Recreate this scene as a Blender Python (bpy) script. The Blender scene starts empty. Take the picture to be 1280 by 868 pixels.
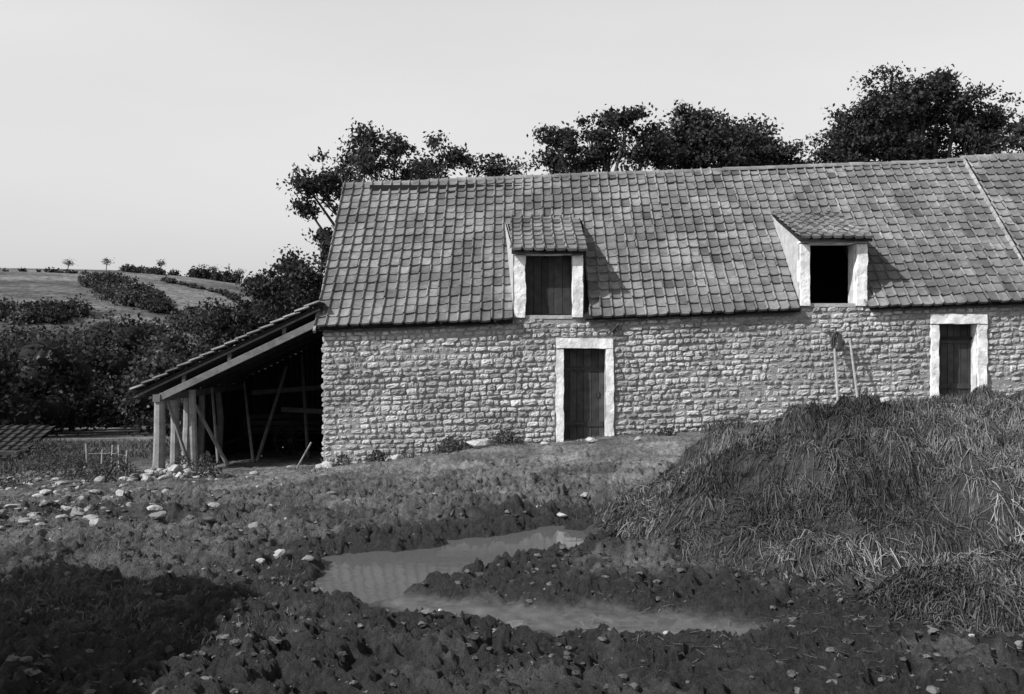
import bpy, math, random
import numpy as np
from mathutils import Vector, Euler
rng=np.random.default_rng(7); random.seed(7)
scene=bpy.context.scene
scene.view_settings.view_transform='Standard'
scene.view_settings.look='None'
scene.view_settings.exposure=0

# ---------------------------------------------------------------- helpers
def vnoise(x,y,seed=0):
    x=np.asarray(x,float); y=np.asarray(y,float)
    xi=np.floor(x).astype(np.int64); yi=np.floor(y).astype(np.int64)
    xf=x-xi; yf=y-yi
    xf=xf*xf*(3-2*xf); yf=yf*yf*(3-2*yf)
    def h(a,b):
        n=(a*374761393+b*668265263+seed*144269504)&0xffffffff
        n=((n^(n>>13))*1274126177)&0xffffffff
        return ((n^(n>>16))&0xffff)/65535.0
    return (h(xi,yi)*(1-xf)+h(xi+1,yi)*xf)*(1-yf)+(h(xi,yi+1)*(1-xf)+h(xi+1,yi+1)*xf)*yf
def fbm(x,y,o=4,seed=0):
    s=0;a=.5
    for i in range(o):
        s=s+a*vnoise(x*2**i+17.3*i,y*2**i-9.1*i,seed+i); a*=.5
    return s/(1-.5**o)
def S(t):
    t=np.clip(t,0,1); return t*t*(3-2*t)

def finish(name,V,F,mat,parent=None,tone=None,smooth=False,extra=None):
    V=np.asarray(V,float)
    me=bpy.data.meshes.new(name)
    me.vertices.add(len(V)); me.vertices.foreach_set('co',V.ravel())
    if isinstance(F,np.ndarray):
        k=F.shape[1]; n=len(F)
        me.loops.add(n*k); me.loops.foreach_set('vertex_index',F.ravel().astype(np.int32))
        me.polygons.add(n); me.polygons.foreach_set('loop_start',(np.arange(n)*k).astype(np.int32))
    else:
        lt=np.array([len(f) for f in F]); ls=np.concatenate([[0],np.cumsum(lt)[:-1]])
        fl=np.array([i for f in F for i in f],dtype=np.int32)
        me.loops.add(len(fl)); me.loops.foreach_set('vertex_index',fl)
        me.polygons.add(len(F)); me.polygons.foreach_set('loop_start',ls.astype(np.int32))
    me.update(calc_edges=True); me.validate()
    if tone is not None:
        a=me.attributes.new('tone','FLOAT','POINT'); a.data.foreach_set('value',np.asarray(tone,float))
    if extra:
        for k2,v in extra.items():
            a=me.attributes.new(k2,'FLOAT','POINT'); a.data.foreach_set('value',np.asarray(v,float))
    me.polygons.foreach_set('use_smooth',[smooth]*len(me.polygons))
    me.materials.append(mat)
    ob=bpy.data.objects.new(name,me); scene.collection.objects.link(ob)
    if parent: ob.parent=parent
    return ob
class B:
    def __init__(s): s.V=[];s.F=[];s.T=[]
    def add(s,v,f,t=1.0):
        n=len(s.V); s.V.extend([tuple(p) for p in v]); s.F.extend([tuple(i+n for i in q) for q in f]); s.T.extend([t]*len(v))
    def box(s,c,d,t=1.0,rz=0.0,ry=0.0,j=0.0,rx=0.0):
        c=Vector(c); vs=[]
        R=Euler((rx,ry,rz)).to_matrix()
        for x in(-.5,.5):
            for y in(-.5,.5):
                for z in(-.5,.5):
                    p=Vector((x*d[0]+random.uniform(-j,j),y*d[1]+random.uniform(-j,j),z*d[2]+random.uniform(-j,j)))
                    vs.append(c+R@p)
        s.add(vs,[(0,1,3,2),(4,6,7,5),(0,4,5,1),(2,3,7,6),(0,2,6,4),(1,5,7,3)],t)
    def tube(s,p0,p1,r0,r1,n=6,t=1.0):
        p0=Vector(p0);p1=Vector(p1); d=(p1-p0)
        if d.length<1e-5: return
        d.normalize(); a=d.orthogonal().normalized(); b=d.cross(a)
        vs=[]
        for p,r in((p0,r0),(p1,r1)):
            for i in range(n):
                an=2*math.pi*i/n; vs.append(p+a*math.cos(an)*r+b*math.sin(an)*r)
        f=[(i,(i+1)%n,n+(i+1)%n,n+i) for i in range(n)]+[tuple(range(n))[::-1],tuple(range(n,2*n))]
        s.add(vs,f,t)
    def beam(s,p0,p1,w,h,t=1.0):
        p0=Vector(p0);p1=Vector(p1); d=(p1-p0).normalized()
        up=Vector((0,0,1))
        if abs(d.z)>.95: up=Vector((0,1,0))
        a=d.cross(up).normalized()*w/2; b=a.cross(d).normalized()*h/2
        vs=[p+x*a+y*b for p in(p0,p1) for x,y in((-1,-1),(1,-1),(1,1),(-1,1))]
        s.add(vs,[(3,2,1,0),(4,5,6,7),(0,1,5,4),(1,2,6,5),(2,3,7,6),(3,0,4,7)],t)
    def build(s,name,mat,parent=None,smooth=False,bevel=0):
        ob=finish(name,s.V,s.F,mat,parent,s.T,smooth)
        if bevel:
            m=ob.modifiers.new('bev','BEVEL'); m.width=bevel; m.segments=2; m.limit_method='ANGLE'
        return ob
def empty(name):
    e=bpy.data.objects.new(name,None); scene.collection.objects.link(e); return e

def mat(name,v1,v2,scale=3,rough=.9,bump=.3,bscale=30,bdist=.02,tone=False,detail=6,spec=.3,transl=0,stain=None):
    m=bpy.data.materials.new(name); m.use_nodes=True; nt=m.node_tree; N=nt.nodes; L=nt.links
    p=N['Principled BSDF']; out=N['Material Output']
    tc=N.new('ShaderNodeTexCoord')
    no=N.new('ShaderNodeTexNoise'); no.inputs['Scale'].default_value=scale; no.inputs['Detail'].default_value=detail; no.inputs['Roughness'].default_value=.65
    L.new(tc.outputs['Object'],no.inputs['Vector'])
    r=N.new('ShaderNodeMapRange'); r.inputs['From Min'].default_value=.33; r.inputs['From Max'].default_value=.67
    r.inputs['To Min'].default_value=v1; r.inputs['To Max'].default_value=v2
    L.new(no.outputs['Fac'],r.inputs['Value'])
    col=r.outputs['Result']
    if stain:
        n3=N.new('ShaderNodeTexNoise'); n3.inputs['Scale'].default_value=stain[0]; n3.inputs['Detail'].default_value=5
        L.new(tc.outputs['Object'],n3.inputs['Vector'])
        r3=N.new('ShaderNodeMapRange'); r3.inputs['From Min'].default_value=.4; r3.inputs['From Max'].default_value=.6
        r3.inputs['To Min'].default_value=stain[1]; r3.inputs['To Max'].default_value=1.1
        L.new(n3.outputs['Fac'],r3.inputs['Value'])
        mm=N.new('ShaderNodeMath'); mm.operation='MULTIPLY'; L.new(col,mm.inputs[0]); L.new(r3.outputs['Result'],mm.inputs[1]); col=mm.outputs[0]
    if tone:
        a=N.new('ShaderNodeAttribute'); a.attribute_name='tone'
        mu=N.new('ShaderNodeMath'); mu.operation='MULTIPLY'
        L.new(col,mu.inputs[0]); L.new(a.outputs['Fac'],mu.inputs[1]); col=mu.outputs[0]
    cc=N.new('ShaderNodeCombineColor')
    for i in range(3): L.new(col,cc.inputs[i])
    L.new(cc.outputs[0],p.inputs['Base Color'])
    p.inputs['Roughness'].default_value=rough; p.inputs['Specular IOR Level'].default_value=spec
    if bump:
        n2=N.new('ShaderNodeTexNoise'); n2.inputs['Scale'].default_value=bscale; n2.inputs['Detail'].default_value=5
        L.new(tc.outputs['Object'],n2.inputs['Vector'])
        b=N.new('ShaderNodeBump'); b.inputs['Strength'].default_value=bump; b.inputs['Distance'].default_value=bdist
        L.new(n2.outputs['Fac'],b.inputs['Height']); L.new(b.outputs[0],p.inputs['Normal'])
    if transl:
        t=N.new('ShaderNodeBsdfTranslucent'); L.new(cc.outputs[0],t.inputs['Color'])
        mx=N.new('ShaderNodeMixShader'); mx.inputs[0].default_value=transl
        L.new(p.outputs[0],mx.inputs[1]); L.new(t.outputs[0],mx.inputs[2]); L.new(mx.outputs[0],out.inputs['Surface'])
    return m

M_stone=mat('rubble_stone',.32,.50,11,.95,.8,30,.03,tone=True,stain=(.8,.78))
M_mortar=mat('mortar',.18,.32,8,.98,.8,40,.03)
M_white=mat('whitewash',.64,.84,7,.9,.6,30,.02,tone=True,stain=(5,.82))
M_tile=mat('clay_tile',.125,.215,7,.9,.5,40,.012,tone=True,stain=(.9,.72))
M_dtile=mat('dark_tile',.025,.06,7,.9,.5,40,.012,tone=True,stain=(.9,.62))  # tile in a much darker tone, for the hut roof
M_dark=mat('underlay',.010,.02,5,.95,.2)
M_wood=mat('old_dark_wood',.025,.055,5,.85,.4,30,.01,tone=True)
M_timber=mat('weathered_timber',.16,.30,6,.9,.5,30,.01,tone=True)
M_plaster=mat('cheek_plaster',.32,.50,6,.9,.4,25,.01)
M_leaf=mat('leaf',.022,.055,.8,.75,0,tone=True,transl=.25,spec=.2)
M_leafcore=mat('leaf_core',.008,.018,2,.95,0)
M_bark=mat('bark',.05,.1,8,.95,.5,30,.02)
M_straw=mat('straw',.12,.30,3.5,.8,0,tone=True)
M_dung=mat('dung',.02,.06,6,.9,1,35,.04)
M_grass=mat('grass_blade',.05,.12,2,.85,0,tone=True,transl=.2)
M_rock=mat('limestone',.25,.45,8,.95,.7,25,.03,tone=True)
M_clod=mat('mud_clod',.04,.11,8,.8,.9,45,.02,tone=True)
M_iron=mat('iron',.03,.06,9,.6,.2)

# ---------------------------------------------------------------- terrain
PUD=[(-1.92,9.44),(-1.61,9.72),(-.99,9.98),(-.35,10.5),(.5,11.25),(.95,10.65),(.6,9.85),(0,9.35),(-.55,8.85),(-.9,8.3),(-1.15,7.8),(-1.65,7.9),(-1.82,8.78)]
PUD2=[(-1.35,8.2),(-.6,8.05),(.38,7.75),(1.38,7.6),(2.43,7.0),(1.47,6.62),(.35,6.8),(-.49,7.2),(-1.2,7.6)]
def sdpoly(x,y,P):
    d=np.full(x.shape,1e9); ins=np.zeros(x.shape,bool)
    n=len(P)
    for i in range(n):
        ax,ay=P[i]; bx,by=P[(i+1)%n]
        ex,ey=bx-ax,by-ay
        t=np.clip(((x-ax)*ex+(y-ay)*ey)/(ex*ex+ey*ey),0,1)
        d=np.minimum(d,np.hypot(x-ax-t*ex,y-ay-t*ey))
        c=((ay>y)!=(by>y))
        with np.errstate(divide='ignore',invalid='ignore'):
            xi=(bx-ax)*(y-ay)/((by-ay) if by!=ay else 1e-9)+ax
        ins^=(c&(x<xi))
    return np.where(ins,-d,d)
def base_z(x,y):
    x=np.asarray(x,float); y=np.asarray(y,float)
    zw=np.interp(x,[-14,-8,-4.1,-2.5,-1,1,4,7,9.2,12,20],[-.8,-.66,-.55,-.32,-.08,.02,.25,.6,.85,1.0,1.2])
    zn=.07+.03*np.clip(x,0,10)-.03*np.clip(-x-3,0,10)
    w=S((y-10.5)/10.5)
    z=zn*(1-w)+zw*w
    left=S((-x+2)/10)
    z=z+np.interp(y,[21,30,45,80],[0,-.35,-1.3,-3])*left
    H=np.interp(x,[-300,-134,-100,-83,-65,-48,0,200],[22,23,22.3,20.6,18,12,7,5])+3.8
    z=z+H*S((y-80)/180)-14*S((y-262)/300)+1.6*S((y-90)/60)*(fbm(x*.02,y*.02,3,5)-.5)*(1-S((y-200)/50))
    return z
def fullz(x,y):
    x=np.asarray(x,float); y=np.asarray(y,float)
    z=base_z(x,y)
    near=1-S((y-24)/8)
    ed=(fbm(x*2.6,y*2.6,4,11)-.5)
    s1=sdpoly(x,y,PUD)+ed*.42; s2=sdpoly(x,y,PUD2)+ed*.5
    mudz=np.clip(1-S((y-12)/9)+.8*(1-S(np.minimum(s1,s2)/2.2)),0,1)
    mudz=mudz*(.5+.8*fbm(x*.7+3,y*.7,3,31))
    c1=fbm(x*3.3,y*3.3,3,21); c2=1-abs(2*fbm(x*7,y*7,3,22)-1); c3=1-abs(2*fbm(x*14,y*14,3,23)-1)
    c4=fbm(x*1.3,y*2.0,3,24)
    amp=.040+.13*np.clip(mudz,0,1)
    det=(c4-.5)*.10+(c1-.5)*amp*1.3+(c2-.75)*amp*1.05+(c3-.75)*amp*1.0+(fbm(x*.6,y*.6,3,9)-.5)*.10*S((y-9)/4)
    for (a0,a1,off) in((11.3,-.1,0),(12.3,-.12,0),(13.9,.05,.2),(15.0,.05,.1),(16.9,.12,.5),(18.1,.12,.4)):
        yc=a0+a1*x+.35*np.sin(x*.7+off)
        k=S((8-abs(x+2))/5)
        det-=.07*np.exp(-((y-yc)/.16)**2)*k
        det+=.07*np.exp(-((y-yc-.30)/.15)**2)*k*(.3+1.4*c1)
    z=z+det*near
    m1=S((.10-s1)/.20); z=z*(1-m1)+(-.045)*m1
    m2=S((.25-s2)/.45)*(1-m1); z=z*(1-m2)+(.009+(c1-.5)*.05+(c2-.75)*.018+(c3-.75)*.006)*m2
    wet=np.clip(np.maximum(1-S((np.minimum(s1,s2)-.1)/1.5),(.95-.35*S((-x-1.5)/2))*(1-S((y-7)/7))*(.2+1.2*fbm(x*.9,y*.9,3,44))),0,1)*near
    silt=m2*S((.1-s2)/.4)
    return z,wet,mudz,silt
def gz(x,y): return fullz(np.atleast_1d(x),np.atleast_1d(y))[0]
def g1(x,y): return float(gz(x,y)[0])
def axis(parts):
    out=[]
    for a,b,st in parts: out+=list(np.arange(a,b,st))
    return out
xs=axis([(-13,-8,.06),(-8,7,.026),(7,14,.06)]); 
st=.1; v=14
while v<1300: xs.append(v); st*=1.1; v+=st
st=.1; v=-13; L=[]
while v>-1300: st*=1.1 if st<2.5 else 1.03; v-=st; L.append(v)
xs=np.array(L[::-1]+xs)
ys=list(np.arange(-40,3,3.0)); v=3.0
while v<24: ys.append(v); v+=.0050*v
while v<1500: ys.append(v); v+=.03*v
ys=np.array(ys)
X,Y=np.meshgrid(xs,ys); Z,W,MU,SI=fullz(X.ravel(),Y.ravel())
nx,ny=len(xs),len(ys)
idx=np.arange(nx*ny).reshape(ny,nx)
F=np.stack([idx[:-1,:-1],idx[:-1,1:],idx[1:,1:],idx[1:,:-1]],-1).reshape(-1,4)
def ground_mat():
    m=bpy.data.materials.new('ground_mat'); m.use_nodes=True; nt=m.node_tree; N=nt.nodes; Lk=nt.links
    p=N['Principled BSDF']; tc=N.new('ShaderNodeTexCoord')
    def noise(s,d=6,r=.65,sc=None):
        n=N.new('ShaderNodeTexNoise'); n.inputs['Scale'].default_value=s; n.inputs['Detail'].default_value=d; n.inputs['Roughness'].default_value=r
        if sc:
            mp=N.new('ShaderNodeMapping'); mp.inputs['Scale'].default_value=sc; Lk.new(tc.outputs['Object'],mp.inputs[0]); Lk.new(mp.outputs[0],n.inputs['Vector'])
        else: Lk.new(tc.outputs['Object'],n.inputs['Vector'])
        return n.outputs['Fac']
    def mr(i,a,b,c,d):
        n=N.new('ShaderNodeMapRange'); Lk.new(i,n.inputs['Value'])
        for k,v in zip(('From Min','From Max','To Min','To Max'),(a,b,c,d)): n.inputs[k].default_value=v
        return n.outputs['Result']
    def mth(op,a,b):
        n=N.new('ShaderNodeMath'); n.operation=op
        for i,v in enumerate((a,b)):
            if isinstance(v,(int,float)): n.inputs[i].default_value=v
            else: Lk.new(v,n.inputs[i])
        return n.outputs[0]
    def mixf(f,a,b):
        mix=N.new('ShaderNodeMix'); mix.data_type='FLOAT'
        Lk.new(f,mix.inputs[0])
        for i,v in ((2,a),(3,b)):
            if isinstance(v,(int,float)): mix.inputs[i].default_value=v
            else: Lk.new(v,mix.inputs[i])
        return mix.outputs[0]
    a=N.new('ShaderNodeAttribute'); a.attribute_name='wet'; wet=a.outputs['Fac']
    a=N.new('ShaderNodeAttribute'); a.attribute_name='silt'; silt=a.outputs['Fac']
    dry=mth('MULTIPLY',mr(noise(11,9,.85),.34,.66,.035,.33),mr(noise(.8,7),.38,.62,.5,1.35))
    sx=N.new('ShaderNodeSeparateXYZ'); Lk.new(tc.outputs['Object'],sx.inputs[0])
    dry=mth('MULTIPLY',dry,mr(sx.outputs['Y'],40,110,1.0,.72))
    dry=mth('MULTIPLY',dry,mr(noise(.035,6,.6,(1,2.6,1)),.4,.6,.5,1.45))
    mud=mr(noise(14,8,.8),.3,.7,.010,.085)
    w2=mr(mth('ADD',wet,mr(noise(2.5,6),.3,.7,-.45,.3)),.2,.75,0,1)
    col=mixf(w2,dry,mud)
    col=mixf(mth('MULTIPLY',silt,.85),col,mr(noise(5,7,.7),.3,.7,.07,.17))
    cc=N.new('ShaderNodeCombineColor')
    for i in range(3): Lk.new(col,cc.inputs[i])
    Lk.new(cc.outputs[0],p.inputs['Base Color'])
    Lk.new(mixf(silt,mr(w2,0,1,.95,.48),.3),p.inputs['Roughness']); p.inputs['Specular IOR Level'].default_value=.28
    h=mth('ADD',noise(24,7,.8),mth('MULTIPLY',noise(70,4),.5))
    b=N.new('ShaderNodeBump'); b.inputs['Distance'].default_value=.08
    Lk.new(mr(silt,0,1,1,.2),b.inputs['Strength'])
    Lk.new(h,b.inputs['Height']); Lk.new(b.outputs[0],p.inputs['Normal'])
    return m
finish('ground',np.stack([X.ravel(),Y.ravel(),Z],1),F,ground_mat(),smooth=True,extra={'wet':W,'silt':SI})

m=bpy.data.materials.new('puddle_water'); m.use_nodes=True; p=m.node_tree.nodes['Principled BSDF']
p.inputs['Base Color'].default_value=(.10,.10,.10,1); p.inputs['Roughness'].default_value=.06; p.inputs['IOR'].default_value=1.33
n=m.node_tree.nodes.new('ShaderNodeTexNoise'); n.inputs['Scale'].default_value=6; tcn=m.node_tree.nodes.new('ShaderNodeTexCoord')
m.node_tree.links.new(tcn.outputs['Object'],n.inputs['Vector'])
b=m.node_tree.nodes.new('ShaderNodeBump'); b.inputs['Strength'].default_value=.10; b.inputs['Distance'].default_value=.012
m.node_tree.links.new(n.outputs['Fac'],b.inputs['Height']); m.node_tree.links.new(b.outputs[0],p.inputs['Normal'])
PW=[(-2.0,7.8),(-1.6,7.4),(-.6,6.95),(.3,6.6),(1.5,6.4),(2.7,6.8),(2.5,7.3),(1.6,7.9),(.6,8.1),(.9,9.9),(1.2,10.8),(.6,11.5),(-.6,10.8),(-1.4,10.1),(-2.1,9.6)]
finish('puddle',[(a,c,0) for a,c in PW],[tuple(range(len(PW)))],m)

# ---------------------------------------------------------------- lumps
def ico():
    import bmesh
    bm=bmesh.new(); bmesh.ops.create_icosphere(bm,subdivisions=2,radius=1)
    V=np.array([v.co[:] for v in bm.verts]); Fc=np.array([[v.index for v in f.verts] for f in bm.faces]); bm.free(); return V,Fc
IV,IF=ico()
def lumps(name,P,R,mt,flat=.65,parent=None,tone=(.7,1.2),smooth=False,rough=.8):
    n=len(P); Vs=[];Fs=[];T=[]
    for i in range(n):
        v=IV.copy()
        for _ in range(5):
            q=rng.normal(size=3); q/=np.linalg.norm(q); lim=rng.uniform(.35,.8)
            dd=v@q; v=v-np.outer(np.maximum(dd-lim,0),q)
        v=v*(1+rng.normal(size=(len(v),1))*.06*rough)
        sc=R[i]*np.array([rng.uniform(.8,1.6),rng.uniform(.8,1.3),flat*rng.uniform(.7,1.25)])
        v=v*sc
        an=rng.uniform(0,6.28); c,s=math.cos(an),math.sin(an)
        v=np.stack([v[:,0]*c-v[:,1]*s,v[:,0]*s+v[:,1]*c,v[:,2]],1)+P[i]
        Vs.append(v);Fs.append(IF+i*len(IV));T.append(np.full(len(IV),rng.uniform(*tone)))
    return finish(name,np.concatenate(Vs),np.concatenate(Fs),mt,parent,np.concatenate(T),smooth)
n=13000
y=4.5+13*rng.random(n)**1.2; x=(rng.random(n)*1.25-.66)*y
z,w,mu,si=fullz(x,y)
k=(z>.015)&(si<.2)&(vnoise(x*1.6,y*1.6,77)+.4*mu>.35+rng.random(n)*.9)
x,y,z=x[k],y[k],z[k]; R=.007+.034*rng.random(len(x))**2.8
lumps('mud_clods',np.stack([x,y,z],1),R,M_clod,.6,tone=(.35,1.9),rough=2.0)
n=2600
y=8.5+12*rng.random(n); x=-.56*y+np.abs(rng.normal(size=n))*.15*y
k=fbm(x*.9,y*.9,3,5)>.46; x,y=x[k],y[k]; R=.007+.09*rng.random(len(x))**6
lumps('loose_stones',np.stack([x,y,gz(x,y)+R*.1],1),R,M_rock,.6,tone=(.25,1.1))
n=40
y=6+14.5*rng.random(n); x=(rng.random(n)*1.0-.5)*y
R=.010+.025*rng.random(n)**3; z=gz(x,y)
lumps('yard_pebbles',np.stack([x,y,np.maximum(z,-.01)+R*.3],1),R,M_rock,.6,tone=(.5,1.3))
n=170
x=-6.95+rng.normal(size=n)*.6; y=19.4+rng.normal(size=n)*.4
R=.025+.12*rng.random(n)**2.2
h=.35*np.exp(-((x+6.95)**2+(y-19.4)**2)/.25)
lumps('rubble_pile',np.stack([x,y,gz(x,y)+h*rng.random(n)+R*.3],1),R,M_rock,.7,tone=(.4,1.1))
SX=np.array([-.75,-.45,-2.45,-2.6,-3.4,-4.0,-3.9,.7,1.7,.6,.95,.35,-4.6,-5.2,2.6])
SY=np.array([20.5,20.55,20.3,20.1,20.4,20.5,20.1,20.4,20.2,11.4,12.6,12.0,19.9,19.3,19.8])
SR=np.array([.30,.16,.13,.09,.12,.2,.14,.1,.12,.06,.06,.04,.1,.12,.08])
lumps('fallen_wall_stones',np.stack([SX,SY,gz(SX,SY)+SR*.35],1),SR,M_rock,.65,tone=(.8,1.2))

# ---------------------------------------------------------------- barn
barn=empty('stone_barn')
SL=.0376
def ze(x): return 2.50+SL*(x+4.1)
YW=21.0; XL,XR=-4.14,16.5
OPEN=[(1.14,2.05,-.25,2.065),(.30,1.33,2.80,4.12),(6.53,7.55,3.06,4.37),(9.36,10.2,.9,2.6)]
OUT =[(.96,2.23,-.25,2.30),(.02,1.58,2.72,4.2),(6.30,7.80,3.0,4.5),(9.18,10.41,.7,2.83)]
DORM=[(.02,1.58,4.13),(6.30,7.80,4.40)]
bb=B()
cuts=sorted(set([XL,XR]+[v for o in OPEN for v in o[:2]]+[v for d in DORM for v in d[:2]]))
for a,c in zip(cuts[:-1],cuts[1:]):
    mid=(a+c)/2
    ta,tc=ze(a)+.1,ze(c)+.1
    for d in DORM:
        if d[0]<mid<d[1]: ta=tc=d[2]
    zs=-1.6
    for o in sorted([o for o in OPEN if o[0]<mid<o[1]],key=lambda o:o[2]):
        bb.add([(a,YW,zs),(c,YW,zs),(c,YW,o[2]),(a,YW,o[2])],[(0,1,2,3)]); zs=o[3]
    bb.add([(a,YW,zs),(c,YW,zs),(c,YW,tc),(a,YW,ta)],[(0,1,2,3)])
bb.build('front_wall_mortar',M_mortar,barn)
NU,NV=8,7
uu=np.linspace(-1,1,NU)*1.0; vv=np.linspace(-1,1,NV)
uu=np.sign(uu)*np.abs(uu)**.7; vv=np.sign(vv)*np.abs(vv)**.75
UU,VV=np.meshgrid(uu,vv); UU=UU.ravel();VV=VV.ravel()
gi=np.arange(NU*NV).reshape(NV,NU)
GF=np.stack([gi[:-1,:-1],gi[:-1,1:],gi[1:,1:],gi[1:,:-1]],-1).reshape(-1,4)
EDGE=(np.abs(UU)>.99)|(np.abs(VV)>.99)
def stone_wall(name,x0,x1,vb,top,excl,place,parent,shear=SL,mt=M_stone):
    Vs=[];T=[];c=0
    v=vb
    while v<top:
        h=random.choice([.09,.105,.115,.125,.135,.15]); 
        if v+h>top: h=max(.06,top-v+.005)
        x=x0
        ph=random.uniform(0,9)
        while x<x1:
            w=random.choice([random.uniform(.10,.18),random.uniform(.14,.26),random.uniform(.20,.34)])
            zc=v+h/2+shear*(x+w/2)
            hit=None
            for e in excl:
                if e[2]-h*.3<zc<e[3]+h*.3 and x+w>e[0] and x<e[1]: hit=e
            xe=x+w; nxt=xe
            if hit:
                if x>=hit[0]-.05: x=hit[1]; continue
                xe=hit[0]; nxt=hit[1]
            if xe>x1: xe=x1; nxt=x1+1
            if xe-x<.05: x=nxt; continue
            hw=(xe-x)/2-random.uniform(.003,.013); hh=h/2+random.uniform(-.014,.001)
            cx=(x+xe)/2; dz=random.uniform(-.012,.012)+.014*math.sin(cx*1.3+ph); tilt=random.uniform(-.09,.09)
            dep=random.uniform(.025,.072)
            prof=np.where(EDGE,0,1.0)*(1-.38*np.abs(UU)**3.5)*(1-.5*np.abs(VV)**2.6)
            cr=np.array([random.uniform(-1,1) for _ in range(8)])
            bu=(UU+1)/2; bv=(VV+1)/2
            bi=lambda a:(a[0]*(1-bu)+a[1]*bu)*(1-bv)+(a[2]*(1-bu)+a[3]*bu)*bv
            px=cx+hw*UU*(1-.10*np.abs(VV)**2.5)+bi(cr[:4])*.016+rng.normal(size=UU.size)*.005
            pz=v+h/2+dz+shear*px+hh*VV*(1-.16*np.abs(UU)**3)+bi(cr[4:])*.014+tilt*hw*UU*.5+rng.normal(size=UU.size)*.004
            py=.012-prof*(dep+UU*random.uniform(-.016,.016)+VV*random.uniform(-.016,.016)+rng.normal(size=UU.size)*.008)
            Vs.append(place(px,py,pz)); 
            t=random.uniform(.72,1.15)
            if random.random()<.07: t*=.65
            if random.random()<.06: t*=1.2
            T.append(np.full(UU.size,t)); c+=1
            x=nxt
        v+=h
    F=np.concatenate([GF+i*UU.size for i in range(c)])
    return finish(name,np.concatenate(Vs),F,mt,parent,np.concatenate(T),False)
wob=lambda px,pz:.05*(fbm(px*.5,pz*.8,2,61)-.5)
stone_wall('front_wall_stones',XL,XR,-1.0,ze(0)+.07,OUT,lambda x,y,z:np.stack([x,YW+y+wob(x,z),z],1),barn)
stone_wall('gable_wall_stones',21.0,28.0,-1.6,3.0,[],lambda x,y,z:np.stack([XL+y,x,z],1),barn,shear=0)
bb=B()
zr=lambda x:6.24+.04*(x+4.3)
YR=24.5;YB=28.2
for xg in(XL+.01,XR):
    bb.add([(xg,YW+.02,-2),(xg,YB,-2),(xg,YB,ze(xg)+.05),(xg,YR,zr(xg)-.1),(xg,YW+.02,ze(xg)+.05)],[(0,1,2,3,4)])
bb.add([(XL,YB,-2),(XR,YB,-2),(XR,YB,ze(XR)+.05),(XL,YB,ze(XL)+.05)],[(0,1,2,3)])
bb.build('gable_and_rear_walls',M_mortar,barn)
def frame(o,u,name):
    x0,x1,z0,z1=u; a0,a1,b0,b1=o
    V=[];Fq=[];T=[]
    def slab(p0,p1,q0,q1):
        nxx=max(7,int((p1-p0)/.05)); nzz=max(7,int((q1-q0)/.05))
        A,C=np.meshgrid(np.linspace(p0,p1,nxx),np.linspace(q0,q1,nzz))
        A=A.copy();C=C.copy()
        wob1=(vnoise(A*5,C*5,71)-.5)*.030+(vnoise(A*13,C*13,74)-.5)*.014; wob2=(vnoise(A*5,C*5,72)-.5)*.026
        yy=np.full(A.shape,YW-.085)+(fbm(A*3,C*3,3,73)-.5)*.035+(fbm(A*14,C*14,2,75)-.5)*.014
        rim=np.zeros(A.shape,bool); rim[0,:]=rim[-1,:]=True; rim[:,0]=rim[:,-1]=True
        yy[rim]=YW+.14
        A[:,1]=A[:,0]+.008;A[:,-2]=A[:,-1]-.008
        C[1,:]=C[0,:]+.008;C[-2,:]=C[-1,:]-.008
        A=A+wob1;C=C+wob2
        n=len(V); V.extend(np.stack([A.ravel(),yy.ravel(),C.ravel()],1).tolist())
        g=np.arange(A.size).reshape(A.shape)+n
        Fq.extend(np.stack([g[:-1,:-1],g[:-1,1:],g[1:,1:],g[1:,:-1]],-1).reshape(-1,4).tolist())
        T.extend((.82+.3*fbm(A.ravel()*2.5,C.ravel()*2.5,3,76)).tolist())
    slab(x0,a0,z0,b1-.008); slab(a1,x1,z0,b1-.008); slab(x0,x1,b1,z1)
    return finish(name,np.array(V),np.array(Fq),M_white,barn,np.array(T),False)
frame(OPEN[0],OUT[0],'door_surround')
frame(OPEN[3],OUT[3],'door_surround')
frame(OPEN[1],(.04,1.56,2.74,4.17),'dormer_jambs')
frame(OPEN[2],(6.31,7.79,3.0,4.42),'dormer_jambs')
rv=B()
for o in OPEN:
    a0,a1,b0,b1=o
    rv.box((a0-.07,YW+.25,(b0+b1)/2),(.12,.5,b1-b0),.8); rv.box((a1+.07,YW+.25,(b0+b1)/2),(.12,.5,b1-b0),.8)
    rv.box(((a0+a1)/2,YW+.25,b1+.06),(a1-a0+.2,.5,.1),.8)
    rv.box(((a0+a1)/2,YW+.24,b0-.04),(a1-a0-.01,.52,.08),.5)
rv.build('reveals',M_white,barn)
def planks(x0,x1,z0,z1,y,name,nrail=2,tn=1.0):
    f=B(); x=x0
    while x<x1-.01:
        w=min(random.uniform(.13,.19),x1-x); f.box((x+w/2,y+random.uniform(-.006,.006),(z0+z1)/2),(w-.008,.035,z1-z0-random.uniform(0,.02)),tn*random.uniform(.7,1.4)); x+=w
    if nrail:
        for t in(.18,.78):
            f.box(((x0+x1)/2,y-.03,z0+(z1-z0)*t),(x1-x0-.04,.025,.11),tn*random.uniform(.8,1.2))
    return f.build(name,M_wood,barn,bevel=.004)
planks(1.14,2.05,.02,2.06,YW+.28,'plank_door')
f=B(); f.box((1.92,YW+.25,1.05),(.03,.04,.12)); f.tube((1.18,YW+.24,.4),(1.6,YW+.24,.4),.018,.012,6); f.tube((1.18,YW+.24,1.62),(1.6,YW+.24,1.62),.018,.012,6); f.build('door_ironwork',M_iron,barn)
planks(9.36,10.2,.93,2.6,YW+.28,'plank_door')
planks(.30,1.33,2.82,4.12,YW+.22,'dormer_shutter',0,.8)
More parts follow.
